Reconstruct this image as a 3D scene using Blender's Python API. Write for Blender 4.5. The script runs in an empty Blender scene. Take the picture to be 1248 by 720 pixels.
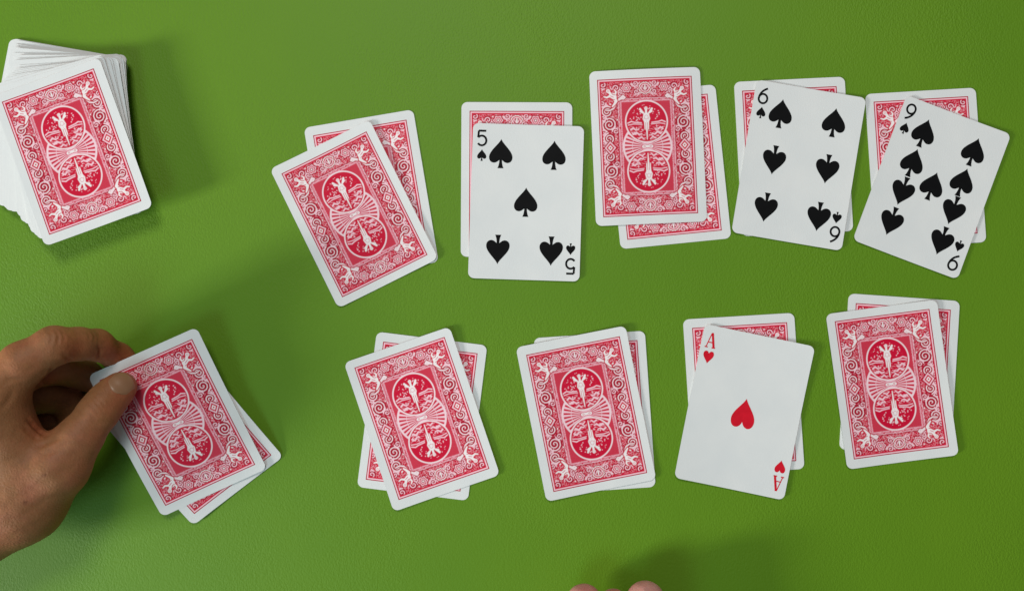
import bpy, math, random
import numpy as np

random.seed(7)
rng = np.random.default_rng(11)
MM = 0.001
SC = bpy.context.scene
COL = SC.collection

# ------------------------------------------------------------------ camera, world, lamps, exposure
CAM_H, CAM_P, CAM_R, FPX = 464.876, math.radians(1.13423), math.radians(0.06182), 1000.0
cam_data = bpy.data.cameras.new('camera')
cam_data.lens = 36.0 * FPX / 1248.0
cam_data.sensor_width = 36.0
cam_data.clip_start = 0.01
cam_data.clip_end = 50.0
cam = bpy.data.objects.new('camera', cam_data)
COL.objects.link(cam)
cam.location = (0, 0, CAM_H * MM)
cam.rotation_euler = (CAM_P, CAM_R, 0)
SC.camera = cam

world = bpy.data.worlds.new('World')
SC.world = world
world.use_nodes = True
bg = world.node_tree.nodes['Background']
bg.inputs[0].default_value = (0.93, 0.97, 1.0, 1)
bg.inputs[1].default_value = 0.12


def area_lamp(name, loc, target, size, power, color, size_y=None):
    d = bpy.data.lights.new(name, 'AREA')
    d.energy = power
    d.color = color
    d.size = size
    if size_y:
        d.shape = 'RECTANGLE'
        d.size_y = size_y
    o = bpy.data.objects.new(name, d)
    COL.objects.link(o)
    o.location = loc
    v = np.array(target, float) - np.array(loc, float)
    v /= np.linalg.norm(v)
    o.rotation_euler = (math.acos(-v[2]), 0, math.atan2(v[1], v[0]) - math.pi / 2)
    return o


# daylight from a window on the left, and a ceiling lamp above the table
area_lamp('side_lamp', (-2.65, -1.05, 1.02), (0, 0, 0), 0.5, 80.0, (1.0, 0.985, 0.95), 0.5)
area_lamp('window_light', (-0.75, -0.85, 1.10), (-0.2, -0.1, 0), 0.6, 5.8, (0.58, 0.93, 1.0), 0.5)
area_lamp('ceiling_light', (-0.15, 1.2, 1.9), (0, 0, 0), 0.7, 23.5, (1.0, 0.965, 0.92))

SC.view_settings.view_transform = 'Standard'
SC.view_settings.look = 'None'
SC.view_settings.exposure = -0.10
SC.view_settings.gamma = 1.0
SC.view_settings.use_curve_mapping = False
SC.render.engine = 'CYCLES'
SC.cycles.use_denoising = True
SC.cycles.max_bounces = 5

# ------------------------------------------------------------------ geometry of the view (mm)
_cp, _sp, _cr, _sr = math.cos(CAM_P), math.sin(CAM_P), math.cos(CAM_R), math.sin(CAM_R)
CAM_M = np.array([[_cr, 0, _sr], [0, 1, 0], [-_sr, 0, _cr]]) @ np.array([[1, 0, 0], [0, _cp, -_sp], [0, _sp, _cp]])


def at(px, py, z=0.0):
    """Point in mm at height z that the photograph shows at pixel (px, py)."""
    d = CAM_M @ np.array([(px - 624) / FPX, (360 - py) / FPX, -1.0])
    t = (z - CAM_H) / d[2]
    return np.array([d[0] * t, d[1] * t, z])


def srgb(r, g, b):
    f = lambda c: (c / 255 / 12.92) if c / 255 <= 0.04045 else ((c / 255 + 0.055) / 1.055) ** 2.4
    return (f(r), f(g), f(b), 1.0)


# ------------------------------------------------------------------ materials
def new_mat(name):
    m = bpy.data.materials.new(name)
    m.use_nodes = True
    return m, m.node_tree.nodes, m.node_tree.links, m.node_tree.nodes['Principled BSDF']


def node(N, kind, **kw):
    n = N.new(kind)
    for k, v in kw.items():
        if k in n.inputs:
            n.inputs[k].default_value = v
        else:
            setattr(n, k, v)
    return n


def mat_mat():
    m, N, L, b = new_mat('green_leatherette')
    tc = node(N, 'ShaderNodeTexCoord')
    big = node(N, 'ShaderNodeTexNoise', Scale=5.0, Detail=4.0, Roughness=0.6)
    L.new(tc.outputs['Object'], big.inputs['Vector'])
    ramp = node(N, 'ShaderNodeValToRGB')
    ramp.color_ramp.elements[0].position = 0.3
    ramp.color_ramp.elements[0].color = (0.104, 0.238, 0.0045, 1)
    ramp.color_ramp.elements[1].position = 0.72
    ramp.color_ramp.elements[1].color = (0.126, 0.265, 0.0055, 1)
    L.new(big.outputs['Fac'], ramp.inputs['Fac'])
    # pebbled grain, stretched a little, warped
    warp = node(N, 'ShaderNodeTexNoise', Scale=160.0, Detail=2.0)
    L.new(tc.outputs['Object'], warp.inputs['Vector'])
    add = node(N, 'ShaderNodeVectorMath', operation='MULTIPLY_ADD')
    L.new(warp.outputs['Color'], add.inputs[0])
    add.inputs[1].default_value = (0.0022, 0.0022, 0.0)
    L.new(tc.outputs['Object'], add.inputs[2])
    mp = node(N, 'ShaderNodeMapping')
    mp.inputs['Rotation'].default_value = (0, 0, 0.6)
    mp.inputs['Scale'].default_value = (1.0, 0.72, 1.0)
    L.new(add.outputs[0], mp.inputs['Vector'])
    vor = node(N, 'ShaderNodeTexVoronoi', Scale=1050.0)
    L.new(mp.outputs[0], vor.inputs['Vector'])
    fine = node(N, 'ShaderNodeTexNoise', Scale=720.0, Detail=4.0, Roughness=0.65)
    L.new(mp.outputs[0], fine.inputs['Vector'])
    mix = node(N, 'ShaderNodeMath', operation='MULTIPLY_ADD')
    L.new(vor.outputs['Distance'], mix.inputs[0])
    mix.inputs[1].default_value = -0.8
    L.new(fine.outputs['Fac'], mix.inputs[2])
    # the grain is better worn in some patches than in others
    worn = node(N, 'ShaderNodeTexNoise', Scale=9.0, Detail=3.0)
    L.new(tc.outputs['Object'], worn.inputs['Vector'])
    mr = node(N, 'ShaderNodeMapRange')
    mr.inputs['From Min'].default_value = 0.35
    mr.inputs['From Max'].default_value = 0.68
    mr.inputs['To Min'].default_value = 0.10
    mr.inputs['To Max'].default_value = 0.34
    L.new(worn.outputs['Fac'], mr.inputs['Value'])
    bump = node(N, 'ShaderNodeBump', Distance=0.0006)
    L.new(mr.outputs[0], bump.inputs['Strength'])
    L.new(mix.outputs[0], bump.inputs['Height'])
    L.new(bump.outputs[0], b.inputs['Normal'])
    L.new(ramp.outputs[0], b.inputs['Base Color'])
    rr = node(N, 'ShaderNodeMapRange')
    rr.inputs['To Min'].default_value = 0.50
    rr.inputs['To Max'].default_value = 0.62
    L.new(big.outputs['Fac'], rr.inputs['Value'])
    L.new(rr.outputs[0], b.inputs['Roughness'])
    b.inputs['Specular IOR Level'].default_value = 0.34
    return m


def mat_card():
    m, N, L, b = new_mat('card_stock')
    tc = node(N, 'ShaderNodeTexCoord')
    n1 = node(N, 'ShaderNodeTexNoise', Scale=45.0, Detail=3.0)
    L.new(tc.outputs['Object'], n1.inputs['Vector'])
    ramp = node(N, 'ShaderNodeValToRGB')
    ramp.color_ramp.elements[0].position = 0.3
    ramp.color_ramp.elements[0].color = (0.765, 0.775, 0.775, 1)
    ramp.color_ramp.elements[1].position = 0.7
    ramp.color_ramp.elements[1].color = (0.815, 0.815, 0.805, 1)
    L.new(n1.outputs['Fac'], ramp.inputs['Fac'])
    L.new(ramp.outputs[0], b.inputs['Base Color'])
    # linen embossing
    w = node(N, 'ShaderNodeTexVoronoi', Scale=1300.0)
    L.new(tc.outputs['Object'], w.inputs['Vector'])
    bump = node(N, 'ShaderNodeBump', Strength=0.12, Distance=0.0002)
    L.new(w.outputs['Distance'], bump.inputs['Height'])
    L.new(bump.outputs[0], b.inputs['Normal'])
    b.inputs['Roughness'].default_value = 0.5
    b.inputs['Specular IOR Level'].default_value = 0.2
    return m


def mat_edge():
    m, N, L, b = new_mat('card_edge')
    oi = node(N, 'ShaderNodeObjectInfo')
    ramp = node(N, 'ShaderNodeValToRGB')
    ramp.color_ramp.elements[0].color = (0.26, 0.245, 0.21, 1)
    ramp.color_ramp.elements[1].color = (0.62, 0.60, 0.54, 1)
    L.new(oi.outputs['Random'], ramp.inputs['Fac'])
    L.new(ramp.outputs[0], b.inputs['Base Color'])
    b.inputs['Roughness'].default_value = 0.8
    return m


def mat_print():
    m, N, L, b = new_mat('back_ink')
    a = node(N, 'ShaderNodeVertexColor')
    a.layer_name = 'ink'
    tc = node(N, 'ShaderNodeTexCoord')
    n1 = node(N, 'ShaderNodeTexNoise', Scale=70.0, Detail=4.0)
    L.new(tc.outputs['Object'], n1.inputs['Vector'])
    mr = node(N, 'ShaderNodeMapRange')
    mr.inputs['To Min'].default_value = 0.86
    mr.inputs['To Max'].default_value = 1.12
    oi = node(N, 'ShaderNodeObjectInfo')
    ad = node(N, 'ShaderNodeMath', operation='MULTIPLY_ADD')
    L.new(oi.outputs['Random'], ad.inputs[0])
    ad.inputs[1].default_value = 0.35
    L.new(n1.outputs['Fac'], ad.inputs[2])
    sb = node(N, 'ShaderNodeMath', operation='SUBTRACT')
    L.new(ad.outputs[0], sb.inputs[0])
    sb.inputs[1].default_value = 0.175
    L.new(sb.outputs[0], mr.inputs['Value'])
    # worn ink: faint paler scuffs
    sc = node(N, 'ShaderNodeTexNoise', Scale=190.0, Detail=6.0, Roughness=0.75)
    L.new(tc.outputs['Object'], sc.inputs['Vector'])
    sr = node(N, 'ShaderNodeMapRange')
    sr.inputs['From Min'].default_value = 0.60
    sr.inputs['From Max'].default_value = 0.78
    sr.inputs['To Max'].default_value = 0.14
    L.new(sc.outputs['Fac'], sr.inputs['Value'])
    mx = node(N, 'ShaderNodeMix', data_type='RGBA')
    L.new(sr.outputs[0], mx.inputs[0])
    L.new(a.outputs['Color'], mx.inputs[6])
    mx.inputs[7].default_value = (0.80, 0.62, 0.64, 1)
    mul = node(N, 'ShaderNodeVectorMath', operation='SCALE')
    L.new(mx.outputs[2], mul.inputs[0])
    L.new(mr.outputs[0], mul.inputs['Scale'])
    L.new(mul.outputs[0], b.inputs['Base Color'])
    b.inputs['Roughness'].default_value = 0.5
    b.inputs['Specular IOR Level'].default_value = 0.2
    return m


def mat_ink(name, col):
    m, N, L, b = new_mat(name)
    tc = node(N, 'ShaderNodeTexCoord')
    n1 = node(N, 'ShaderNodeTexNoise', Scale=260.0, Detail=3.0)
    L.new(tc.outputs['Object'], n1.inputs['Vector'])
    mr = node(N, 'ShaderNodeMapRange')
    mr.inputs['To Min'].default_value = 0.8
    mr.inputs['To Max'].default_value = 1.2
    L.new(n1.outputs['Fac'], mr.inputs['Value'])
    mul = node(N, 'ShaderNodeVectorMath', operation='SCALE')
    mul.inputs[0].default_value = col
    L.new(mr.outputs[0], mul.inputs['Scale'])
    L.new(mul.outputs[0], b.inputs['Base Color'])
    b.inputs['Roughness'].default_value = 0.5
    b.inputs['Specular IOR Level'].default_value = 0.06
    return m


def mat_skin(name, base, red, dark):
    m, N, L, b = new_mat(name)
    tc = node(N, 'ShaderNodeTexCoord')
    n1 = node(N, 'ShaderNodeTexNoise', Scale=42.0, Detail=4.0, Roughness=0.55)
    L.new(tc.outputs['Object'], n1.inputs['Vector'])
    ramp = node(N, 'ShaderNodeValToRGB')
    e = ramp.color_ramp.elements
    e[0].position, e[0].color = 0.30, dark
    e[1].position, e[1].color = 0.70, red
    k = e.new(0.5)
    k.color = base
    L.new(n1.outputs['Fac'], ramp.inputs['Fac'])
    # mottling and pores
    n2 = node(N, 'ShaderNodeTexNoise', Scale=300.0, Detail=3.0)
    L.new(tc.outputs['Object'], n2.inputs['Vector'])
    mr = node(N, 'ShaderNodeMapRange')
    mr.inputs['To Min'].default_value = 0.78
    mr.inputs['To Max'].default_value = 1.22
    L.new(n2.outputs['Fac'], mr.inputs['Value'])
    mul = node(N, 'ShaderNodeVectorMath', operation='SCALE')
    L.new(ramp.outputs[0], mul.inputs[0])
    L.new(mr.outputs[0], mul.inputs['Scale'])
    tn = node(N, 'ShaderNodeVertexColor')
    tn.layer_name = 'flush_shade'
    mt = node(N, 'ShaderNodeVectorMath', operation='MULTIPLY')
    L.new(mul.outputs[0], mt.inputs[0])
    L.new(tn.outputs['Color'], mt.inputs[1])
    L.new(mt.outputs[0], b.inputs['Base Color'])
    v = node(N, 'ShaderNodeTexVoronoi', Scale=620.0, feature='DISTANCE_TO_EDGE')
    L.new(tc.outputs['Object'], v.inputs['Vector'])
    w = node(N, 'ShaderNodeTexNoise', Scale=130.0, Detail=5.0, Roughness=0.6)
    L.new(tc.outputs['Object'], w.inputs['Vector'])
    s = node(N, 'ShaderNodeMath', operation='MULTIPLY_ADD')
    L.new(w.outputs['Fac'], s.inputs[0])
    s.inputs[1].default_value = 2.2
    L.new(v.outputs['Distance'], s.inputs[2])
    bump = node(N, 'ShaderNodeBump', Strength=0.32, Distance=0.0006)
    L.new(s.outputs[0], bump.inputs['Height'])
    L.new(bump.outputs[0], b.inputs['Normal'])
    b.inputs['Roughness'].default_value = 0.55
    b.inputs['Specular IOR Level'].default_value = 0.25
    b.inputs['Subsurface Weight'].default_value = 0.12
    b.inputs['Subsurface Radius'].default_value = (1.0, 0.35, 0.2)
    b.inputs['Subsurface Scale'].default_value = 0.003
    return m


def mat_nail(name, col):
    m, N, L, b = new_mat(name)
    tc = node(N, 'ShaderNodeTexCoord')
    n1 = node(N, 'ShaderNodeTexNoise', Scale=120.0, Detail=2.0)
    L.new(tc.outputs['Object'], n1.inputs['Vector'])
    ramp = node(N, 'ShaderNodeValToRGB')
    ramp.color_ramp.elements[0].color = tuple(c * 0.85 for c in col[:3]) + (1,)
    ramp.color_ramp.elements[1].color = tuple(min(1, c * 1.15) for c in col[:3]) + (1,)
    L.new(n1.outputs['Fac'], ramp.inputs['Fac'])
    L.new(ramp.outputs[0], b.inputs['Base Color'])
    b.inputs['Roughness'].default_value = 0.36
    return m


M_MAT = mat_mat()
M_CARD = mat_card()
M_EDGE = mat_edge()
M_PRINT = mat_print()
M_BLACK = mat_ink('black_ink', (0.0065, 0.0065, 0.007))
M_RED = mat_ink('red_ink', (0.68, 0.012, 0.028))
M_SKIN = mat_skin('skin', (0.310, 0.132, 0.055, 1), (0.365, 0.132, 0.066, 1), (0.262, 0.113, 0.046, 1))
M_NAIL = mat_nail('nail', (0.33, 0.17, 0.09))
M_SKIN2 = mat_skin('pink_skin', (0.56, 0.275, 0.235, 1), (0.60, 0.25, 0.225, 1), (0.50, 0.265, 0.21, 1))
M_NAIL2 = mat_nail('pink_nail', (0.52, 0.29, 0.25))


# ------------------------------------------------------------------ mesh helpers
def mesh_from(name, verts_mm, faces, mats, midx=None, smooth=False):
    me = bpy.data.meshes.new(name)
    me.from_pydata((np.asarray(verts_mm, float) * MM).tolist(), [], [list(map(int, f)) for f in faces])
    for m in mats:
        me.materials.append(m)
    if midx is not None:
        me.polygons.foreach_set('material_index', np.asarray(midx, dtype=np.int32))
    if smooth is True:
        me.polygons.foreach_set('use_smooth', np.ones(len(me.polygons), dtype=bool))
    elif smooth is not False:
        me.polygons.foreach_set('use_smooth', np.asarray(smooth, dtype=bool))
    me.update()
    return me


def link(name, me, parent=None):
    o = bpy.data.objects.new(name, me)
    COL.objects.link(o)
    if parent is not None:
        o.parent = parent
    return o


def tag(o, label, cat, group=None):
    o['label'] = label
    o['category'] = cat
    if group:
        o['group'] = group
    return o


# ------------------------------------------------------------------ table mat
def build_mat():
    n, m = 24, 20
    xs, ys = np.linspace(-900, 900, n), np.linspace(-700, 700, m)
    V, F = [], []
    for zz in (0.0, -2.5):
        for y in ys:
            for x in xs:
                V.append((x, y, zz))
    for j in range(m - 1):
        for i in range(n - 1):
            a = j * n + i
            F.append((a, a + 1, a + n + 1, a + n))
            a += n * m
            F.append((a, a + n, a + n + 1, a + 1))
    ring = [i for i in range(n)] + [j * n + n - 1 for j in range(1, m)] + \
           [(m - 1) * n + i for i in range(n - 2, -1, -1)] + [j * n for j in range(m - 2, 0, -1)]
    for a, b in zip(ring, ring[1:] + ring[:1]):
        F.append((a, a + n * m, b + n * m, b))
    o = link('table_surface', mesh_from('table_surface', V, F, [M_MAT]))
    o['kind'] = 'structure'
    return o


build_mat()

# ------------------------------------------------------------------ playing cards
CW, CH, CR, CT = 63.0, 88.0, 3.4, 0.30
PW, PH = 26.9, 39.1            # half size of the printed back


def bend_flat(x, y):
    return 0.0 * x


def bend_cup(x, y):
    return 0.95 * (x / 31.5) ** 2 + 0.25 * (y / 44.0) ** 2 * (x / 31.5)


def bend_soft(x, y):
    return 0.55 * (x / 31.5) ** 2 + 0.2 * (y / 44.0) ** 2


def bend_arch(x, y):
    return 0.9 - 0.75 * (x / 31.5) ** 2 - 0.15 * (y / 44.0) ** 2


def bend_twist(x, y):
    u, v = x / 31.5, y / 44.0
    return 0.45 * u * u + 0.35 * v * v + 0.75 * np.maximum(0, u * v) ** 1.5 + 0.12 * u * v + 0.13


def bend_held(x, y):
    # pinched at the top left corner: the sheet arches across its length
    return -1.6 * ((y - 4) / 44.0) ** 2 + 0.8 * ((x + 6) / 31.5) ** 2 * (0.5 - y / 88.0)


def card_mesh(bend):
    hw, hh = CW / 2, CH / 2
    arc = [hw - CR + CR * math.sin(a) for a in np.radians([0, 18, 36, 52, 66, 79, 90])]
    xs = sorted(set([round(-x, 5) for x in arc] + list(np.linspace(-hw + CR, hw - CR, 13).round(5)) + [round(x, 5) for x in arc]))
    xs = [xs[0]] + [b for a, b in zip(xs, xs[1:]) if b - a > 1e-3]
    ny = 15
    V, F, MI, SM = [], [], [], []
    nx = len(xs)
    for top in (1, 0):
        for x in xs:
            ax = max(0.0, abs(x) - (hw - CR))
            yt = hh - CR + math.sqrt(max(0.0, CR * CR - ax * ax))
            for t in np.linspace(-1, 1, ny):
                y = yt * t
                V.append((x, y, bend(x, y) + (CT if top else 0.0)))
    B = nx * ny
    for i in range(nx - 1):
        for j in range(ny - 1):
            a = i * ny + j
            F.append((a, a + ny, a + ny + 1, a + 1)); MI.append(0); SM.append(True)
            a += B
            F.append((a, a + 1, a + ny + 1, a + ny)); MI.append(0); SM.append(True)
    ring = [i * ny for i in range(nx)] + [(nx - 1) * ny + j for j in range(1, ny)] + \
           [i * ny + ny - 1 for i in range(nx - 2, -1, -1)] + [j for j in range(ny - 2, 0, -1)]
    K, nr = len(V), len(ring)
    V += [V[a] for a in ring] + [V[a + B] for a in ring]
    for i in range(nr):
        j = (i + 1) % nr
        F.append((K + i, K + nr + i, K + nr + j, K + j)); MI.append(1); SM.append(False)
    return mesh_from('playing_card', V, F, [M_CARD, M_EDGE], MI, SM)


# ---- the printed back: drawn as ink on a fine grid
def draw_back():
    res = 0.1
    nx, ny = int(round(2 * PW / res)), int(round(2 * PH / res))
    X, Y = np.meshgrid((np.arange(nx) + .5) * res - PW, (np.arange(ny) + .5) * res - PH)
    RED = np.array(srgb(212, 13, 55)[:3])
    DEEP = np.array(srgb(180, 12, 46)[:3])
    MID = np.array(srgb(224, 70, 106)[:3])
    PINK = np.array(srgb(255, 208, 219)[:3])
    WHITE = np.array(srgb(252, 242, 242)[:3])
    img = np.empty((ny, nx, 3)); img[:] = RED

    def put(mask, col):
        a = np.clip(mask, 0, 1)[..., None]
        img[:] = img * (1 - a) + col * a

    def aa(d, w=0.09):
        return np.clip(0.5 - d / w * 0.5, 0, 1)

    def disc(cx, cy, r):
        return np.hypot(X - cx, Y - cy) - r

    def ell(cx, cy, a, b, rot=0):
        c, s = math.cos(rot), math.sin(rot)
        u, v = (X - cx) * c + (Y - cy) * s, -(X - cx) * s + (Y - cy) * c
        q = np.hypot(u / a, v / b)
        return (q - 1) * min(a, b)

    def seg(x0, y0, x1, y1, r0, r1=None):
        r1 = r0 if r1 is None else r1
        dx, dy = x1 - x0, y1 - y0
        t = np.clip(((X - x0) * dx + (Y - y0) * dy) / (dx * dx + dy * dy + 1e-9), 0, 1)
        return np.hypot(X - x0 - t * dx, Y - y0 - t * dy) - (r0 + (r1 - r0) * t)

    def poly(pts, r0, r1=None):
        r1 = r0 if r1 is None else r1
        d = np.full(X.shape, 99.0)
        n = len(pts) - 1
        x0, y0 = min(p[0] for p in pts) - 2, min(p[1] for p in pts) - 2
        for i in range(n):
            d = np.minimum(d, seg(*pts[i], *pts[i + 1], r0 + (r1 - r0) * i / n, r0 + (r1 - r0) * (i + 1) / n))
        return d

    def rect(hx, hy):
        return np.maximum(np.abs(X) - hx, np.abs(Y) - hy)

    def sym(f):
        """the same drawing in all four quarters"""
        nonlocal X, Y
        X0, Y0 = X, Y
        hx, hy = nx // 2, ny // 2
        X, Y = X0[hy:, hx - 25:], Y0[hy:, hx - 25:]     # with a strip over the middle line
        d = f(1, 1)
        X, Y = X0, Y0
        q = d[:, 25:].copy()
        q[:, :25] = np.minimum(q[:, :25], d[:, 24::-1])
        h = np.concatenate([q[:, ::-1], q], 1)
        return np.concatenate([h[::-1], h], 0)

    AX, AY = np.abs(X), np.abs(Y)
    # filigree ground: fine curling strokes, the same in each quarter
    r = np.random.default_rng(5)
    g = np.zeros_like(X)
    for k in range(60):
        th = r.uniform(0, 2 * math.pi)
        wl = r.uniform(1.5, 2.3)
        g += np.cos(2 * math.pi / wl * (AX * math.cos(th) + AY * math.sin(th)) + r.uniform(0, 6.28))
    g /= math.sqrt(30)
    put(aa(np.abs(g) * 0.36 - 0.085, 0.14) * 0.95, PINK)
    put(aa(-(g - 1.7) * 0.5, 0.2), WHITE)

    # scrolls of the side and end bands
    def spiral(cx, cy, rad, turns, a0, hand=1):
        pts = []
        n = 26
        for i in range(n + 1):
            t = i / n
            rr = rad * (1 - t) ** 0.9 + 0.2
            a = a0 + hand * turns * 2 * math.pi * t
            pts.append((cx + rr * math.cos(a), cy + rr * math.sin(a)))
        return pts

    spirals = [(20.9, 13.2, 4.1, 1.6, -1.2, 1), (21.4, 5.2, 3.0, 1.4, 1.4, -1), (22.0, 20.6, 3.0, 1.4, 2.2, -1),
               (17.6, 9.3, 1.7, 1.2, 0, 1), (24.3, 17.0, 1.6, 1.2, 2, 1), (24.0, 9.0, 1.6, 1.2, 4, 1),
               (16.4, 33.8, 2.2, 1.3, 3.0, 1), (24.4, 25.2, 1.7, 1.3, 3.0, 1), (23.8, 35.8, 2.2, 1.4, -2.0, 1),
               (5.4, 35.9, 1.6, 1.2, 0, -1), (4.9, 31.2, 1.5, 1.2, 2, 1), (14.0, 30.6, 1.5, 1.2, 2, 1), (24.6, 2.0, 1.4, 1.1, 1, 1)]
    for (cx, cy, rad, tu, a0, h) in spirals:
        d = sym(lambda a, b: disc(cx, cy, rad + 0.3))
        put(aa(d, 0.2), DEEP)
    for (cx, cy, rad, tu, a0, h) in spirals:
        d = sym(lambda a, b: poly(spiral(cx, cy, rad, tu + (0.75 if rad >= 3 else 0.25), a0, h), 0.33, 0.22))
        put(aa(d, 0.12), PINK if rad < 3 else PINK * 0.5 + WHITE * 0.5)
        # leaves along the outer turn
        for q in range(4):
            an = a0 + h * (0.5 + q * 0.9)
            lx, ly = cx + (rad + 0.55) * math.cos(an), cy + (rad + 0.55) * math.sin(an)
            d = sym(lambda a, b: ell(lx, ly, 0.85, 0.28, an + h * 1.0))
            put(aa(d, 0.12), PINK)
    # side lozenge ornament
    for (rr_, c) in ((3.0, DEEP), (2.4, PINK), (1.7, RED), (1.0, WHITE), (0.4, RED)):
        d = sym(lambda a, b: (np.abs(X - 21.0) + np.abs(Y) * 0.85) * 0.75 - rr_)
        put(aa(d, 0.15), c)
    # roses in the end bands
    for (rr_, c) in ((3.1, DEEP), (2.5, PINK), (1.95, RED), (1.45, PINK), (0.95, DEEP), (0.5, WHITE)):
        def rose(a, b):
            th = np.arctan2(Y - 33.6, X - 10.6)
            return np.hypot(X - 10.6, Y - 33.6) - rr_ * (1 + 0.13 * np.cos(6 * th))
        put(aa(sym(rose), 0.14), c)
    # shell in the middle of each end band
    for (rr_, c) in ((4.1, DEEP), (3.6, WHITE), (3.05, RED), (2.5, PINK), (1.9, DEEP)):
        def shell(a, b):
            th = np.arctan2(Y - 33.2, X)
            return np.hypot(X, (Y - 33.2) * 1.06) - rr_ * (0.92 + 0.12 * np.cos(7 * th + math.pi))
        put(aa(sym(shell), 0.14), c)
    put(aa(sym(lambda a, b: ell(0, 33.4, 0.42, 1.7)), 0.12), WHITE)
    put(aa(sym(lambda a, b: ell(0.95, 33.2, 0.3, 1.1, -0.4)), 0.12), PINK)

    # border rules
    ro = rect(PW, PH)
    put((ro > -2.05).astype(float) * (ro < -1.5), RED)
    put((ro >= -1.55).astype(float), RED)
    put(((ro > -1.30) & (ro < -0.62)).astype(float), PINK)
    put((ro >= -0.62).astype(float), DEEP)

    # inner panel with hatched ground and shaded border
    pn = np.maximum(AX - 15.8, AY - 27.6)
    rag = 0.10 * g
    put(aa(pn + rag - 0.5, 0.2), DEEP)
    put(aa(pn + rag, 0.2), MID * 0.45 + PINK * 0.55)
    hat = 0.5 + 0.5 * np.cos((X + Y) * 2 * math.pi / 0.62)
    hat2 = 0.5 + 0.5 * np.cos((X - Y) * 2 * math.pi / 0.62)
    put(aa(pn + rag, 0.2) * np.clip(0.2 + 0.9 * np.cos(pn * 6.8 + 2.2 * g), 0, 1), RED)
    put(aa(np.abs(pn + 0.25 + rag) - 0.16, 0.12), PINK)
    put(aa(np.abs(pn + 1.7) - 0.14, 0.12), PINK * 0.8 + MID * 0.2)
    put(aa(pn + 2.1, 0.2), RED)
    put(aa(pn + 2.1, 0.2) * np.clip(hat * hat2 * 1.5 - 0.15, 0, 1) * 0.36, PINK * 0.6 + MID * 0.4)
    # fan between the medallions
    R0 = np.hypot(X, Y)
    TH = np.arctan2(Y, X)
    put(aa(R0 - 14.0, 0.15), WHITE * 0.35 + PINK * 0.65)
    put(aa(R0 - 13.1, 0.15), PINK)
    rays = np.cos(TH * 34)
    put(aa(R0 - 12.9, 0.2) * aa(-(rays - 0.05), 0.5) * aa(3.0 - R0, 0.4), RED)
    put(aa(np.abs(R0 - 8.6) - 0.22) * 0.6, PINK)

    # medallions with a winged figure above a landscape; the lower one is the upper one turned round
    def medallion(s):
        nonlocal X, Y, img
        X0, Y0, img0 = X, Y, img
        m = 128
        cx0 = nx // 2
        rows = slice(ny // 2 + 12, ny // 2 + 268) if s > 0 else slice(ny // 2 - 268, ny // 2 - 12)
        cut = (rows, slice(cx0 - m, cx0 + m))
        X, Y, img = X[cut] * s, Y[cut] * s, img[cut]
        cy = 14.1
        put(aa(disc(0, cy, 12.15), 0.12), WHITE * 0.55 + PINK * 0.45)
        put(aa(disc(0, cy, 11.35), 0.12), RED)
        inn = aa(disc(0, cy, 11.0), 0.2)
        q = np.random.default_rng(3)
        for k in range(60):          # stars
            a, rr_ = q.uniform(0.1, math.pi - 0.1), q.uniform(4.0, 10.4)
            put(aa(disc(rr_ * math.cos(a), cy + rr_ * math.sin(a) - 0.5, q.uniform(.18, .36)), 0.12) * inn, PINK)
        for sd in (-1, 1):           # clouds and hills
            put(aa(poly([(sd * 10.6, cy - .6), (sd * 8.6, cy + .3), (sd * 6.8, cy - .3), (sd * 3.0, cy - .7)], .34)) * inn, PINK)
            put(aa(poly([(sd * 10.4, cy - 1.7), (sd * 7.4, cy - 1.2), (sd * 2.6, cy - 1.6)], .26)) * inn, PINK)
            put(aa(poly([(sd * 9.0, cy - 4.4), (sd * 7.6, cy - 3.4), (sd * 6.2, cy - 4.8), (sd * 4.6, cy - 4.4)], .5, .3)) * inn, PINK)
            put(aa(poly([(sd * 7.6, cy - 6.9), (sd * 6.0, cy - 6.0), (sd * 4.4, cy - 7.4), (sd * 3.0, cy - 6.9)], .55, .35)) * inn, PINK)
            put(aa(poly([(sd * 4.8, cy - 9.6), (sd * 3.2, cy - 8.8), (sd * 1.8, cy - 9.9)], .45, .3)) * inn, PINK)
            for k in range(7):
                put(aa(ell(sd * q.uniform(2.5, 9), cy - q.uniform(2.6, 9), .7, .26, q.uniform(0, 3))) * inn, PINK)
        for k in range(9):           # engraved ground lines
            yy = cy - 2.6 - k * 0.95
            put(aa(np.abs(Y - yy - 0.22 * np.sin(X * 1.9 + k * 1.7)) - 0.10, 0.12) * inn * np.clip(0.25 + 0.75 * np.sin(X * 1.3 + k * 2.1), 0, 1), PINK)
        for k in range(26):
            put(aa(ell(q.uniform(-9.5, 9.5), cy - q.uniform(2.2, 10), q.uniform(.35, .8), .2, q.uniform(-.6, .6))) * inn * .9, PINK)
        # figure
        X1, Y1 = X, Y
        X, Y = X / 0.80, cy + 0.5 + (Y - cy - 0.5) / 0.92
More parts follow.
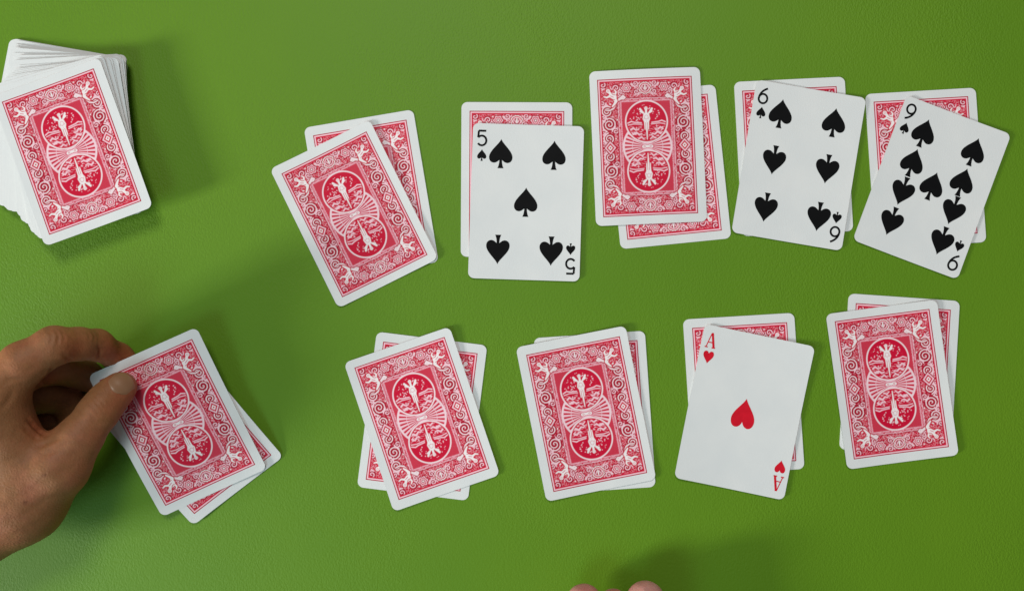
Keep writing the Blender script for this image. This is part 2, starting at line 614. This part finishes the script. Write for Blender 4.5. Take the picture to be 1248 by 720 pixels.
        fig = 0.85 * np.minimum.reduce([disc(0, cy + 8.0, 1.15), ell(0, cy + 3.1, 1.75, 2.5), seg(0, cy + 5, 0, cy + 7, .7),
                                 seg(-.85, cy + 1, -1.15, cy - 4.8, .95, .4), seg(.85, cy + 1, 1.15, cy - 4.8, .95, .4),
                                 seg(-1.4, cy + 4.6, -2.3, cy + 1.6, .5, .4), seg(1.4, cy + 4.6, 2.3, cy + 1.6, .5, .4),
                                 seg(-2.3, cy + 1.6, -1.3, cy - .4, .4, .3), seg(2.3, cy + 1.6, 1.3, cy - .4, .4, .3),
                                 seg(0, cy - 1, 0, cy - 11, .75, .28),
                                 seg(-1.5, cy + 5.0, -4.2, cy + 7.7, .3, .7), seg(1.5, cy + 5.0, 4.2, cy + 7.7, .3, .7),
                                 seg(-1.5, cy + 4.9, -4.0, cy + 6.2, .4, .55), seg(1.5, cy + 4.9, 4.0, cy + 6.2, .4, .55)])
        put(aa(fig - .3, .2) * inn, RED)
        put(aa(fig, .14), WHITE)
        put(aa(np.abs(disc(0, cy + 2.6, 1.25)) - .13) * .8, MID)
        put(aa(seg(-.62, cy - .8, -.75, cy - 5, .16)), RED)
        put(aa(seg(.62, cy - .8, .75, cy - 5, .16)), RED)
        put(aa(np.abs(disc(0, cy + 8.0, .5)) - .1) * .7, MID)
        X, Y = X1, Y1
        X, Y, img = X0, Y0, img0

    medallion(1)
    medallion(-1)
    # bow at the centre
    bow = np.minimum.reduce([ell(-1.7, 0, 1.5, 1.0, .15), ell(1.7, 0, 1.5, 1.0, -.15), disc(0, 0, .8)])
    put(aa(bow - .35, .2), MID)
    put(aa(bow, .15), WHITE)
    put(aa(np.minimum(np.abs(disc(-1.7, 0, .45)), np.abs(disc(1.7, 0, .45))) - .12), MID)

    # scroll and seated figure in each corner
    def corner_scroll(a, b):
        return np.minimum.reduce([poly([(12.6, 28.9), (14.2, 27.7), (16.2, 26.3), (17.2, 24.2), (18.3, 22.2), (20.4, 21.2), (23.0, 21.6)], .75, .3),
                                  poly([(14.2, 27.7), (12.4, 27.4), (11.4, 28.2)], .5, .3),
                                  disc(11.9, 28.4, .62)])
    put(aa(sym(corner_scroll) - .4, .2), DEEP)
    put(aa(sym(corner_scroll), .14), PINK * .4 + WHITE * .6)

    def cherub(a, b):
        return np.minimum.reduce([ell(18.3, 29.2, 2.3, 1.75, .7), disc(20.9, 32.3, 1.15), seg(19.2, 30.2, 20.4, 31.6, .7),
                                  poly([(20.0, 29.4), (21.8, 28.6), (23.3, 29.2)], .6, .35), poly([(17.0, 30.2), (16.4, 31.6), (17.3, 32.8)], .55, .3),
                                  poly([(17.6, 28.0), (16.6, 26.4), (17.6, 24.8), (18.8, 23.4)], 1.05, .4)])
    put(aa(sym(cherub) - .5, .2), RED)
    put(aa(sym(cherub), .14), WHITE)
    put(aa(sym(lambda a, b: seg(18.0, 28.6, 19.6, 29.5, .17))), MID)
    put(aa(sym(lambda a, b: poly([(17.0, 29.9), (18.2, 30.1), (18.9, 31.0)], .18))), RED)
    put(aa(sym(lambda a, b: poly([(17.4, 27.2), (18.6, 27.5), (19.8, 28.4)], .18))), RED)
    put(aa(sym(lambda a, b: np.abs(disc(20.9, 32.3, .5)) - .12)) * .8, MID)
    return img


BACK = draw_back()


def back_mesh(bend):
    step = 2
    im = BACK[:BACK.shape[0] // step * step, :BACK.shape[1] // step * step]
    im = im.reshape(im.shape[0] // step, step, im.shape[1] // step, step, 3).mean((1, 3))
    ny, nx, _ = im.shape
    xs, ys = np.linspace(-PW, PW, nx), np.linspace(-PH, PH, ny)
    X, Y = np.meshgrid(xs, ys)
    Z = bend(X, Y) + CT + 0.035
    co = np.stack([X, Y, Z], -1).reshape(-1, 3) * MM
    idx = np.arange(nx * ny).reshape(ny, nx)
    q = np.stack([idx[:-1, :-1], idx[:-1, 1:], idx[1:, 1:], idx[1:, :-1]], -1).reshape(-1, 4)
    me = bpy.data.meshes.new('back_print')
    me.vertices.add(len(co)); me.vertices.foreach_set('co', co.astype(np.float32).ravel())
    me.loops.add(q.size); me.loops.foreach_set('vertex_index', q.astype(np.int32).ravel())
    me.polygons.add(len(q)); me.polygons.foreach_set('loop_start', np.arange(0, q.size, 4, dtype=np.int32))
    me.polygons.foreach_set('use_smooth', np.ones(len(q), dtype=bool))
    ca = me.color_attributes.new('ink', 'FLOAT_COLOR', 'POINT')
    ca.data.foreach_set('color', np.concatenate([im.reshape(-1, 3), np.ones((nx * ny, 1))], 1).astype(np.float32).ravel())
    me.materials.append(M_PRINT)
    me.update(calc_edges=True)
    me.validate()
    return me


BENDS = {'flat': bend_flat, 'arch': bend_arch, 'twist': bend_twist, 'soft': bend_soft, 'cup': bend_cup, 'held': bend_held}
CARD_ME, BACK_ME = {}, {}


def card_me(k):
    if k not in CARD_ME:
        CARD_ME[k] = card_mesh(BENDS[k])
    return CARD_ME[k]


def back_me(k):
    if k not in BACK_ME:
        BACK_ME[k] = back_mesh(BENDS[k])
    return BACK_ME[k]


# ---- pips and corner figures
def fill_outline(pts, bend, cx, cy, rot, mat, name):
    """flat inked shape: a polygon filled from its middle in rings so that it follows the card's bend"""
    c, s = math.cos(rot), math.sin(rot)
    V, F = [], []
    n = len(pts)
    P = np.array(pts)
    mid = P.mean(0)
    import mathutils
    tris = mathutils.geometry.tessellate_polygon([[mathutils.Vector((p[0], p[1], 0)) for p in pts]])
    for p in P:
        x, y = cx + c * p[0] - s * p[1], cy + s * p[0] + c * p[1]
        V.append((x, y, bend(x, y) + CT + 0.06))
    for t in tris:
        a, b_, d = [P[i] for i in t]
        cr = (b_[0] - a[0]) * (d[1] - a[1]) - (b_[1] - a[1]) * (d[0] - a[0])
        F.append(t if cr > 0 else t[::-1])
    return mesh_from(name, V, F, [mat])


def bez(p0, p1, p2, p3, n=10):
    t = np.linspace(0, 1, n, endpoint=False)[:, None]
    p0, p1, p2, p3 = map(np.array, (p0, p1, p2, p3))
    return ((1 - t) ** 3 * p0 + 3 * (1 - t) ** 2 * t * p1 + 3 * (1 - t) * t * t * p2 + t ** 3 * p3).tolist()


def spade(w, h):
    half = bez((0, .5), (.07, .33), (.5, .10), (.5, -.13)) + bez((.5, -.13), (.5, -.34), (.20, -.38), (.075, -.215), 9) + \
        [(.05, -.215)] + bez((.055, -.22), (.06, -.36), (.09, -.44), (.13, -.5), 5) + [(.13, -.5)]
    pts = half + [(-x, y) for x, y in half[::-1][:-1]]
    return [(x * w, y * h) for x, y in pts[::-1]]


def heart(w, h):
    half = bez((0, -.5), (.10, -.28), (.5, -.02), (.5, .24), 12) + bez((.5, .24), (.5, .56), (.10, .60), (0, .30), 12)
    pts = half + [(0, .30)] + [(-x, y) for x, y in half[::-1][:-1]]
    return [(x * w, y * h) for x, y in pts]


def stroke_mesh(paths, bend, cx, cy, rot, mat, name):
    """inked strokes: list of (points, half width)"""
    c, s = math.cos(rot), math.sin(rot)
    V, F = [], []
    lift = 0.0
    for pts, hw in paths:
        P = np.array(pts, float)
        T = np.gradient(P, axis=0)
        T /= np.linalg.norm(T, axis=1)[:, None] + 1e-9
        Nn = np.stack([-T[:, 1], T[:, 0]], 1)
        b0 = len(V)
        for p, nn in zip(P, Nn):
            for sg in (1, -1):
                q = p + nn * hw * sg
                x, y = cx + c * q[0] - s * q[1], cy + s * q[0] + c * q[1]
                V.append((x, y, bend(x, y) + CT + 0.06 + lift))
        for i in range(len(P) - 1):
            a = b0 + 2 * i
            F.append((a, a + 1, a + 3, a + 2))
        lift += 0.006
    return mesh_from(name, V, F, [mat])


def arc(cx, cy, rx, ry, a0, a1, n=18):
    a = np.radians(np.linspace(a0, a1, n))
    return np.stack([cx + rx * np.cos(a), cy + ry * np.sin(a)], 1).tolist()


def line(a, b, n=4):
    return [tuple(np.array(a) + (np.array(b) - np.array(a)) * t) for t in np.linspace(0, 1, n)]


SW = 0.56
GLYPH = {
    '5': [(line((2.3, 4.1), (-1.9, 4.1)), SW), (line((-1.85, 4.1), (-2.15, .35)), SW),
          (arc(-.05, -1.45, 2.55, 2.75, 143, -145, 26), SW)],
    '6': [(arc(0, -1.75, 2.45, 2.65, 0, 360, 30), SW), (bez((1.9, 4.3), (.2, 3.6), (-2.3, 1.6), (-2.42, -1.75), 16) + [(-2.42, -1.75)], SW)],
    '9': [(arc(0, 1.75, 2.45, 2.65, 0, 360, 30), SW), (bez((-1.9, -4.3), (-.2, -3.6), (2.3, -1.6), (2.42, 1.75), 16) + [(2.42, 1.75)], SW)],
    'A': [(line((-.15, 4.2), (-2.2, -3.9)), .27), (line((.1, 4.2), (2.15, -3.9)), .62), (line((-1.5, -1.2), (1.4, -1.2)), .27),
          (line((-3.0, -4.0), (-1.2, -4.0)), .3), (line((1.0, -4.0), (3.0, -4.0)), .3)],
}

CARDS = []


def put_card(label, x, y, deg, z, kind='flat', back=True, group=None, cat='playing card', tilt=(0, 0)):
    o = link('playing_card', card_me(kind))
    o.location = (x * MM, y * MM, z * MM)
    o.rotation_euler = (math.radians(tilt[0]), math.radians(tilt[1]), math.radians(deg))
    tag(o, label, cat, group)
    if back:
        p = link('back_print', back_me(kind), o)
        p.location = (random.uniform(-.35, .35) * MM, random.uniform(-.4, .4) * MM, 0)
    CARDS.append(o)
    return o


def face(o, kind, rank, suit, pips):
    b = BENDS[kind]
    mat = M_BLACK if suit == 'spade' else M_RED
    shape = spade if suit == 'spade' else heart
    for (x, y, up) in pips:
        link('pip', fill_outline(shape(13.3, 16.6), b, x, y, 0 if up else math.pi, mat, 'pip'), o)
    for sg, rot in ((1, 0.0), (-1, math.pi)):
        link('corner_number' if rank != 'A' else 'corner_letter',
             stroke_mesh(GLYPH[rank], b, -26.2 * sg, 35.6 * sg, rot, mat, 'corner_figure'), o)
        wh = (5.2, 6.6) if suit == 'spade' else (6.0, 7.0)
        link('corner_pip', fill_outline(shape(*wh), b, -26.0 * sg, 25.9 * sg, rot, mat, 'corner_pip'), o)


UP = CT + 0.12
G2 = 'cards laid out in pairs on the green surface'
# each pair: the card below, then the card on top
put_card('red-backed card half hidden under the strongly tilted card left of the five of spades', -80.5, 66.3, 9.6, 0.03, 'flat', group=G2)
put_card('strongly tilted red-backed card on top of the leftmost pair in the upper row', -90.0, 55.4, 26.45, UP, 'cup', group=G2)

put_card('red-backed card under the five of spades', 2.1, 75.0, -0.23, 0.03, 'flat', group=G2)
o = put_card('face-up five of spades with five black pips on white', 7.5, 62.0, -1.84, UP, 'soft', back=False, group=G2)
face(o, 'soft', '5', 'spade', [(-15.2, 27.1, 1), (15.0, 27.1, 1), (-.2, 0, 1), (-15.2, -27.3, 0), (15.0, -27.3, 0)])

put_card('red-backed card sticking out lower right under the upright face-down card in the upper row', 88.1, 82.3, 5.67, 0.03, 'flat', group=G2)
put_card('nearly upright red-backed card between the five and the six of spades', 76.7, 93.7, 2.47, UP, 'arch', group=G2)

put_card('red-backed card under the six of spades', 159.4, 88.1, 2.74, 0.03, 'flat', group=G2)
o = put_card('face-up six of spades tilted on a red-backed card', 162.1, 83.0, -9.68, UP, 'soft', back=False, group=G2)
face(o, 'soft', '6', 'spade', [(-14.8, 27.2, 1), (15.8, 27.2, 1), (-14.3, .5, 0), (16.2, .5, 0), (-14.6, -26.8, 0), (15.8, -27, 0)])

put_card('red-backed card under the nine of spades', 234.3, 81.5, 3.34, 0.03, 'flat', group=G2)
o = put_card('face-up nine of spades strongly tilted at the right end of the upper row', 237.3, 70.5, -20.85, UP, 'soft', back=False, group=G2)
face(o, 'soft', '9', 'spade', [(-14.8, 27.2, 1), (-14.9, 9.2, 1), (15.3, 27.2, 1), (15.3, 8.8, 1), (.1, .7, 1), (-14.6, -8, 0),
                               (-14.6, -26.3, 0), (16, -8.1, 0), (15.8, -26.6, 0)])

put_card('red-backed card crossing under the tilted face-down card at the left of the lower row', -51.2, -58.8, -7.08, 0.03, 'flat', group=G2)
put_card('tilted red-backed card on top of the crossed pair at the left of the lower row', -51.3, -60.2, 18.87, UP, 'twist', group=G2)

put_card('card almost wholly hidden under the face-down card left of the ace', 46.1, -56.7, 3.79, 0.03, 'flat', group=G2)
put_card('red-backed card left of the ace of hearts, covering nearly all of its partner', 41.1, -57.1, 11.3, UP, 'twist', group=G2)

put_card('red-backed card under the ace of hearts', 130.3, -46.4, 3.44, 0.03, 'flat', group=G2)
o = put_card('face-up ace of hearts with one red heart in the middle', 130.3, -56.3, -11.73, UP, 'twist', back=False, group=G2)
face(o, 'twist', 'A', 'heart', [(.1, -.8, 0)])

put_card('red-backed card peeking out under the rightmost face-down card of the lower row', 218.5, -35.7, -3.94, 0.03, 'flat', group=G2)
put_card('red-backed card on top at the right end of the lower row, right of the ace', 213.6, -40.9, 7.5, UP, 'cup', group=G2)

# ---- the pair held by the hand
import mathutils
HELD = mathutils.Matrix.Translation(mathutils.Vector((-184.25, -61.35, 11.45)) * MM) @ \
    mathutils.Euler((math.radians(8.579), math.radians(3.743), math.radians(24.6)), 'XYZ').to_matrix().to_4x4()
o = put_card('red-backed card pinched under the thumb, top of the held pair', 0, 0, 0, 0, 'held')
o.matrix_world = HELD
o = put_card('red-backed card behind the thumb-held card, its lower right corner sticking out', 0, 0, 0, 0, 'held')
o.matrix_world = HELD @ mathutils.Matrix.Translation(mathutils.Vector((1.53, -6.1, -1.15)) * MM) @ mathutils.Matrix.Rotation(math.radians(13.0), 4, 'Z')

# ---- the rest of the deck: 32 cards twisted into a loose fan
key = [(0.0, -10.5, (61.5, 151)), (0.30, -5.0, (73, 159)), (0.52, 1.0, (86, 165)), (0.72, 7.0, (92, 172)), (0.86, 11.5, (88, 176)), (0.97, 17.0, (86.5, 181)), (1.0, 20.2, (89.2, 185.5))]
ND = 32
for i in range(ND):
    t = i / (ND - 1)
    for (t0, a0, c0), (t1, a1, c1) in zip(key, key[1:]):
        if t <= t1 + 1e-9:
            break
    u = (t - t0) / (t1 - t0)
    z = 0.03 + i * 0.44
    p = at(c0[0] + (c1[0] - c0[0]) * u, c0[1] + (c1[1] - c0[1]) * u, z)
    jit = 0.0 if i == ND - 1 else 1.0
    x, y = p[0] + jit * random.gauss(0, .75), p[1] + jit * random.gauss(0, .75)
    deg = a0 + (a1 - a0) * u + jit * random.gauss(0, .7)
    if i == ND - 1:
        put_card('red-backed card on top of the thick twisted deck', x, y, deg, z + 0.15, 'soft', group='cards of the leftover deck')
    else:
        lab = 'white-edged card in the thick twisted deck, below its top card'
        if i == 0:
            lab = 'bottom card of the thick twisted deck, its upper left corner sticking out'
        elif i == ND - 2:
            lab = 'second card from the top of the twisted deck, showing a wide white strip'
        put_card(lab, x, y, deg, z, 'flat', back=(i >= ND - 4), group='cards of the leftover deck')


# ------------------------------------------------------------------ hands (one continuous skin each)
def cone_sdf(P, a, b, ra, rb):
    ab = b - a
    t = np.clip(((P - a) @ ab) / (ab @ ab), 0, 1)
    d = np.linalg.norm(P - a - t[:, None] * ab, axis=1)
    return d - (ra + (rb - ra) * t)


def smin(a, b, k):
    h = np.clip(0.5 + 0.5 * (b - a) / k, 0, 1)
    return b * (1 - h) + a * h - k * h * (1 - h)


def hand_field(palm, fingers, kp=9.0, kf=4.0, kj=9.0, kff=1.2):
    def f(P):
        P = P.astype(np.float32)
        d = None
        for (a, b, ra, rb) in palm:
            e = cone_sdf(P, a, b, ra, rb)
            d = e if d is None else smin(d, e, kp)
        tot = None
        for ch in fingers:
            e = None
            for (p, r), (q, s) in zip(ch, ch[1:]):
                c = cone_sdf(P, p, q, r, s)
                e = c if e is None else smin(e, c, kf)
            e = smin(d, e, kj)
            tot = e if tot is None else smin(tot, e, kff)
        return tot
    return f


def surface_nets(f, lo, hi, h):
    n = np.ceil((hi - lo) / h).astype(int) + 1
    ax = [lo[k] + h * np.arange(n[k]) for k in range(3)]
    G = np.stack(np.meshgrid(*ax, indexing='ij'), -1).reshape(-1, 3)
    val = np.concatenate([f(c) for c in np.array_split(G, max(1, len(G) // 200000))]).reshape(n)
    s = val < 0
    c = [s[i:n[0] - 1 + i, j:n[1] - 1 + j, k:n[2] - 1 + k] for i in (0, 1) for j in (0, 1) for k in (0, 1)]
    cnt = sum(x.astype(np.int8) for x in c)
    act = (cnt > 0) & (cnt < 8)
    ids = -np.ones(act.shape, dtype=np.int64)
    ids[act] = np.arange(act.sum())
    cell = np.argwhere(act)
    acc = np.zeros((len(cell), 3)); num = np.zeros(len(cell))
    off = [np.array((i, j, k)) for i in (0, 1) for j in (0, 1) for k in (0, 1)]
    for a in range(8):
        for b in range(a + 1, 8):
            if np.abs(off[a] - off[b]).sum() != 1:
                continue
            va = val[tuple((cell + off[a]).T)]; vb = val[tuple((cell + off[b]).T)]
            cr = (va < 0) != (vb < 0)
            t = np.where(cr, va / np.where(cr, va - vb, 1), 0)
            p = off[a] + t[:, None] * (off[b] - off[a])
            acc += np.where(cr[:, None], p, 0); num += cr
    V = lo + h * (cell + acc / num[:, None])
    F = []
    for axis in range(3):
        u, w = (axis + 1) % 3, (axis + 2) % 3
        sl0 = [slice(None)] * 3; sl1 = [slice(None)] * 3
        sl0[axis] = slice(0, n[axis] - 1); sl1[axis] = slice(1, n[axis])
        e = np.argwhere(s[tuple(sl0)] != s[tuple(sl1)])
        e = e[(e[:, u] > 0) & (e[:, w] > 0) & (e[:, u] < n[u] - 1) & (e[:, w] < n[w] - 1)]
        du = np.zeros(3, int); du[u] = 1
        dw = np.zeros(3, int); dw[w] = 1
        q = np.stack([ids[tuple((e - du - dw).T)], ids[tuple((e - dw).T)], ids[tuple(e.T)], ids[tuple((e - du).T)]], 1)
        flip = s[tuple(e.T)]
        q = np.where(flip[:, None], q, q[:, ::-1])
        F.append(q)
    return V, np.concatenate(F)


def grad(f, P, e=0.4):
    g = np.stack([f(P + np.eye(3)[k] * e) - f(P - np.eye(3)[k] * e) for k in range(3)], 1)
    return g / (np.linalg.norm(g, axis=1)[:, None] + 1e-9)


def crease(V, Nrm, p0, p1, width, depth):
    ab = p1 - p0
    t = np.clip(((V - p0) @ ab) / (ab @ ab), 0, 1)
    d = np.linalg.norm(V - p0 - t[:, None] * ab, axis=1)
    fade = np.clip(np.minimum(t, 1 - t) * 5 + 0.35, 0, 1)
    V -= Nrm * (depth * fade * np.exp(-(d / width) ** 2))[:, None]


def nail_mesh(f, tip, axis, up, length, width, back, mat, name='nail', lift=0.25):
    """nail plate laid over the finger end: rounded base, slightly curved free edge"""
    axis = axis / np.linalg.norm(axis)
    up = up - axis * (up @ axis); up /= np.linalg.norm(up)
    side = np.cross(axis, up)
    V, F = [], []
    nu, nv = 15, 17
    for j in range(nv):
        v = j / (nv - 1)
        wv = width / 2 * (1 - max(0, (0.30 - v) / 0.30) ** 2.2 * 0.55) * (1 - max(0, (v - 0.82) / 0.18) ** 2 * 0.30)
        for i in range(nu):
            u = -1 + 2 * i / (nu - 1)
            s = -back + length * v - (1 - v) * (-0.10) * length * u * u * 0.0 + (0.12 * length * u * u) * (1 - v) - 0.10 * length * u * u * v
            V.append(tip + axis * s + side * (u * wv) + up * 9)
    P = np.array(V)
    for it in range(40):          # drop straight down onto the skin
        d = f(P)
        P = P - up * (d - lift)[:, None] * 0.6
    e = np.array([min(1.0, min(i, nu - 1 - i, j) / 1.0) for j in range(nv) for i in range(nu)])
    P = P - up * ((1 - e) * (lift + 0.25))[:, None]
    for j in range(nv - 1):
        for i in range(nu - 1):
            a = j * nu + i
            F.append((a, a + nu, a + nu + 1, a + 1))
    return mesh_from(name, P, F, [mat], smooth=True)


def A(px, py, z):
    return at(px, py, z)


def add_flush_shade(me, V, spots):
    """skin tint: redder finger ends and folds, small moles, lighter knuckles, painted crease shade"""
    c = np.ones((len(V), 4))
    for p, rad, col in spots:
        w = np.exp(-(np.linalg.norm(V - p, axis=1) / rad) ** 2)[:, None]
        c[:, :3] *= 1 - w * (1 - np.array(col))
    a = me.color_attributes.new('flush_shade', 'FLOAT_COLOR', 'POINT')
    a.data.foreach_set('color', c.astype(np.float32).ravel())


def on_skin(f, px, py):
    """point of the skin seen at a pixel"""
    o = np.array([0, 0, CAM_H])
    d = at(px, py, 0) - o
    d /= np.linalg.norm(d)
    t = np.arange(330.0, 500.0, 0.25)
    v = f(o + t[:, None] * d)
    k = np.argmax(v < 0.05) if (v < 0.05).any() else np.argmin(v)
    return o + t[k] * d


def crease_line(V, Nrm, f, pix, width, depth):
    P = [on_skin(f, *p) for p in pix]
    best = np.full(len(V), 1e9)
    fade = np.zeros(len(V))
    n = len(P) - 1
    for i in range(n):
        ab = P[i + 1] - P[i]
        t = np.clip(((V - P[i]) @ ab) / (ab @ ab), 0, 1)
        d = np.linalg.norm(V - P[i] - t[:, None] * ab, axis=1)
        s_ = (i + t) / n
        k = d < best
        best[k] = d[k]
        fade[k] = np.clip(np.minimum(s_, 1 - s_)[k] * 4 + 0.2, 0, 1)
    V -= Nrm * (depth * fade * (np.exp(-(best / width) ** 2) - 0.35 * np.exp(-((best - 2.2 * width) / width) ** 2)))[:, None]


def build_hand():
    wr = A(-110, 610, 48)                   # wrist, outside the picture
    wr2 = A(-92, 682, 42)
    el = A(-430, 640, 60)                   # forearm
    palm = [(el, wr, 30, 25), (el, wr2, 28, 21),
            (wr, A(-12, 482, 52), 22, 13.5),          # index metacarpal
            (wr, A(-52, 505, 46), 22, 13),
            (wr2, A(-70, 548, 36), 20, 12),
            (wr2, A(-75, 590, 26), 18, 11),
            (wr2, A(28, 612, 38), 20, 19),            # thumb base
            (A(28, 612, 38), A(70, 570, 40), 18.5, 14.0),
            (A(-12, 484, 52), A(20, 562, 42), 12.5, 12.5),     # web between thumb and index
            (A(2, 505, 48), A(34, 575, 40), 11, 13)]
    idx = [(A(-12, 484, 52), 12.5), (A(28, 443, 51), 10.6), (A(66, 421, 47), 9.4), (A(96, 419, 36), 8.1), (A(118, 420, 25), 7.8), (A(144, 435, 9.6), 7.2), (A(158, 446, 7.8), 6.4)]
    mid = [(A(-52, 505, 46), 12), (A(5, 463, 40), 10), (A(60, 446, 27), 9.2), (A(100, 455, 9.6), 8.2), (A(135, 474, 7.2), 6.2)]
    rng_ = [(A(-70, 548, 36), 11), (A(-12, 505, 28), 9.5), (A(50, 481, 17), 8.8), (A(86, 490, 8.4), 7.6), (A(84, 522, 7.4), 6.6)]
    lit = [(A(-75, 590, 26), 10), (A(-28, 550, 18), 8.2), (A(26, 512, 9.5), 8.0), (A(60, 516, 8), 7.4), (A(70, 540, 7.4), 6.6)]
    th = [(A(70, 570, 40), 13.4), (A(96, 534, 38), 11.0), (A(120, 502, 33), 9.7), (A(132, 486, 29.0), 9.0), (A(144, 474.5, 25.9), 7.9), (A(148, 470.5, 25.2), 7.2)]
    f = hand_field(palm, [idx, mid, rng_, lit, th])
    lo = np.array([-445.0, -330.0, 0.3])
    pts = np.array([p for c in (idx, mid, rng_, lit, th) for p, r in c] + [wr, wr2])
    lo = np.array([pts[:, 0].min() - 75, pts[:, 1].min() - 75, 0.2])
    hi = pts.max(0) + 20
    V, F = surface_nets(f, lo, hi, 0.95)
    Nn = grad(f, V)
    # creases at the joints, knuckle wrinkles, folds of the web, tendons
    folds = [([(119, 421), (121, 429), (120, 438)], .75, 1.0), ([(123, 424), (125, 432), (124, 440)], .6, .5),
             ([(64, 447), (59, 455), (54, 459)], .9, .9), ([(44, 457), (51, 463), (57, 470)], .9, .7),
             ([(76, 430), (82, 437), (88, 439)], .8, .5),
             ([(33, 511), (40, 519), (48, 526), (57, 531)], 1.0, 1.1), ([(28, 520), (36, 528), (47, 535)], 1.0, .6),
             ([(46, 545), (60, 538), (76, 532)], 1.2, .5), ([(50, 555), (66, 549), (84, 540)], 1.3, .35),
             ([(105, 488), (113, 495), (121, 506)], .8, .55), ([(109, 484), (117, 491), (126, 502)], .7, .5), ([(101, 492), (109, 500), (116, 511)], .8, .4),
             ([(113, 481), (121, 487), (129, 497)], .6, .35),
             ([(60, 402), (64, 410), (62, 419)], .7, .45), ([(66, 401), (71, 410), (70, 420)], .7, .5), ([(73, 401), (78, 410), (77, 419)], .6, .4),
             ([(106, 403), (109, 409), (108, 415)], .6, .35), ([(112, 404), (115, 410), (114, 417)], .6, .4),
             ([(2, 470), (14, 462), (26, 461)], 1.2, .4), ([(0, 500), (10, 488), (16, 476)], 1.4, .4),
             ([(0, 618), (30, 603), (62, 586), (92, 560)], 2.8, .55), ([(0, 640), (30, 626), (62, 606)], 2.2, .4), ([(3, 560), (24, 556), (44, 562)], 2.0, .35)]
    for pix, w, d in folds:
        crease_line(V, Nn, f, pix, w, d * 0.85)
    me = mesh_from('hand', V, F, [M_SKIN], smooth=True)
    RD, CREASE_SHADE = (1.12, .80, .80), (.72, .62, .58)
    sp = [(on_skin(f, 152, 430), 11, (1.25, .80, .86)), (on_skin(f, 134, 420), 9, (1.12, .88, .9)), (on_skin(f, 150, 480), 8, (1.05, .86, .86)),
          (on_skin(f, 82, 402), 9, (1.18, 1.14, 1.15)), (on_skin(f, 22, 452), 14, (1.12, 1.06, 1.05)), (on_skin(f, 122, 500), 8, (1.1, 1.02, 1.0)),  # lighter patches over the knuckles
          (on_skin(f, 31, 612), 0.9, (.40, .32, .28)), (on_skin(f, 54, 579), 0.8, (.5, .4, .36)), (on_skin(f, 14, 536), 0.6, (.6, .5, .45))]
    sp += [(on_skin(f, *q_), 1.3, CREASE_SHADE) for q_ in ((120, 430), (120, 435), (58, 456), (62, 450), (50, 462), (44, 523), (51, 528), (38, 516))]  # shade in the creases, painted into the skin colour
    sp += [(on_skin(f, 58, 462), 6, RD), (on_skin(f, 45, 520), 7, RD), (on_skin(f, 90, 430), 8, RD)]
    add_flush_shade(me, V, sp)
    o = link('hand', me)
    tag(o, 'bare left hand reaching in from the left edge, pinching a pair of cards', 'hand')
    tipc, ip = A(145, 473.5, 25.3), A(122, 496, 32)
    up = np.array([0.12, -0.10, 1.0])
    n = nail_mesh(f, tipc, tipc - ip, up, 12.0, 12.4, 5.0, M_NAIL, 'thumbnail')
    link('thumbnail', n, o)
    return o


build_hand()


def build_fingertips():
    # fingers of a second hand that just reach the bottom edge of the picture
    Z = 17
    k1 = A(700, 900, Z + 8); k2 = A(775, 905, Z + 4); w = A(770, 1080, Z)
    palm = [(w, k1, 22, 13), (w, k2, 24, 14), (w, A(830, 930, Z), 20, 13), (w, A(800, 1300, Z), 25, 30)]
    idx = [(k1, 12), (A(703, 800, Z + 6), 10.2), (A(711, 752, Z + 2), 10.4), (A(712, 734, Z), 10.0)]
    mid = [(k2, 12), (A(752, 800, Z - 6), 10), (A(748, 737, Z - 6), 8.8)]
    th = [(A(830, 930, Z), 13), (A(800, 820, Z + 4), 11.5), (A(788, 748, Z + 4), 11.0), (A(787, 732, Z + 4), 10.6)]
    f = hand_field(palm, [idx, mid, th])
    pts = np.array([p for c in (idx, mid, th) for p, r in c] + [w])
    V, F = surface_nets(f, pts.min(0) - 45, pts.max(0) + 25, 1.6)
    Nn = grad(f, V)
    me = mesh_from('fingers', V, F, [M_SKIN2], smooth=True)
    add_flush_shade(me, V, [(A(712, 716, Z + 8), 10, (1.05, .85, .85)), (A(748, 724, Z), 10, (.9, .62, .6)), (A(787, 716, Z + 15), 9, (1.12, 1.1, 1.08))])
    o = link('hand', me)
    tag(o, 'pale pink fingertips just entering at the bottom edge', 'hand')
    return o


build_fingertips()
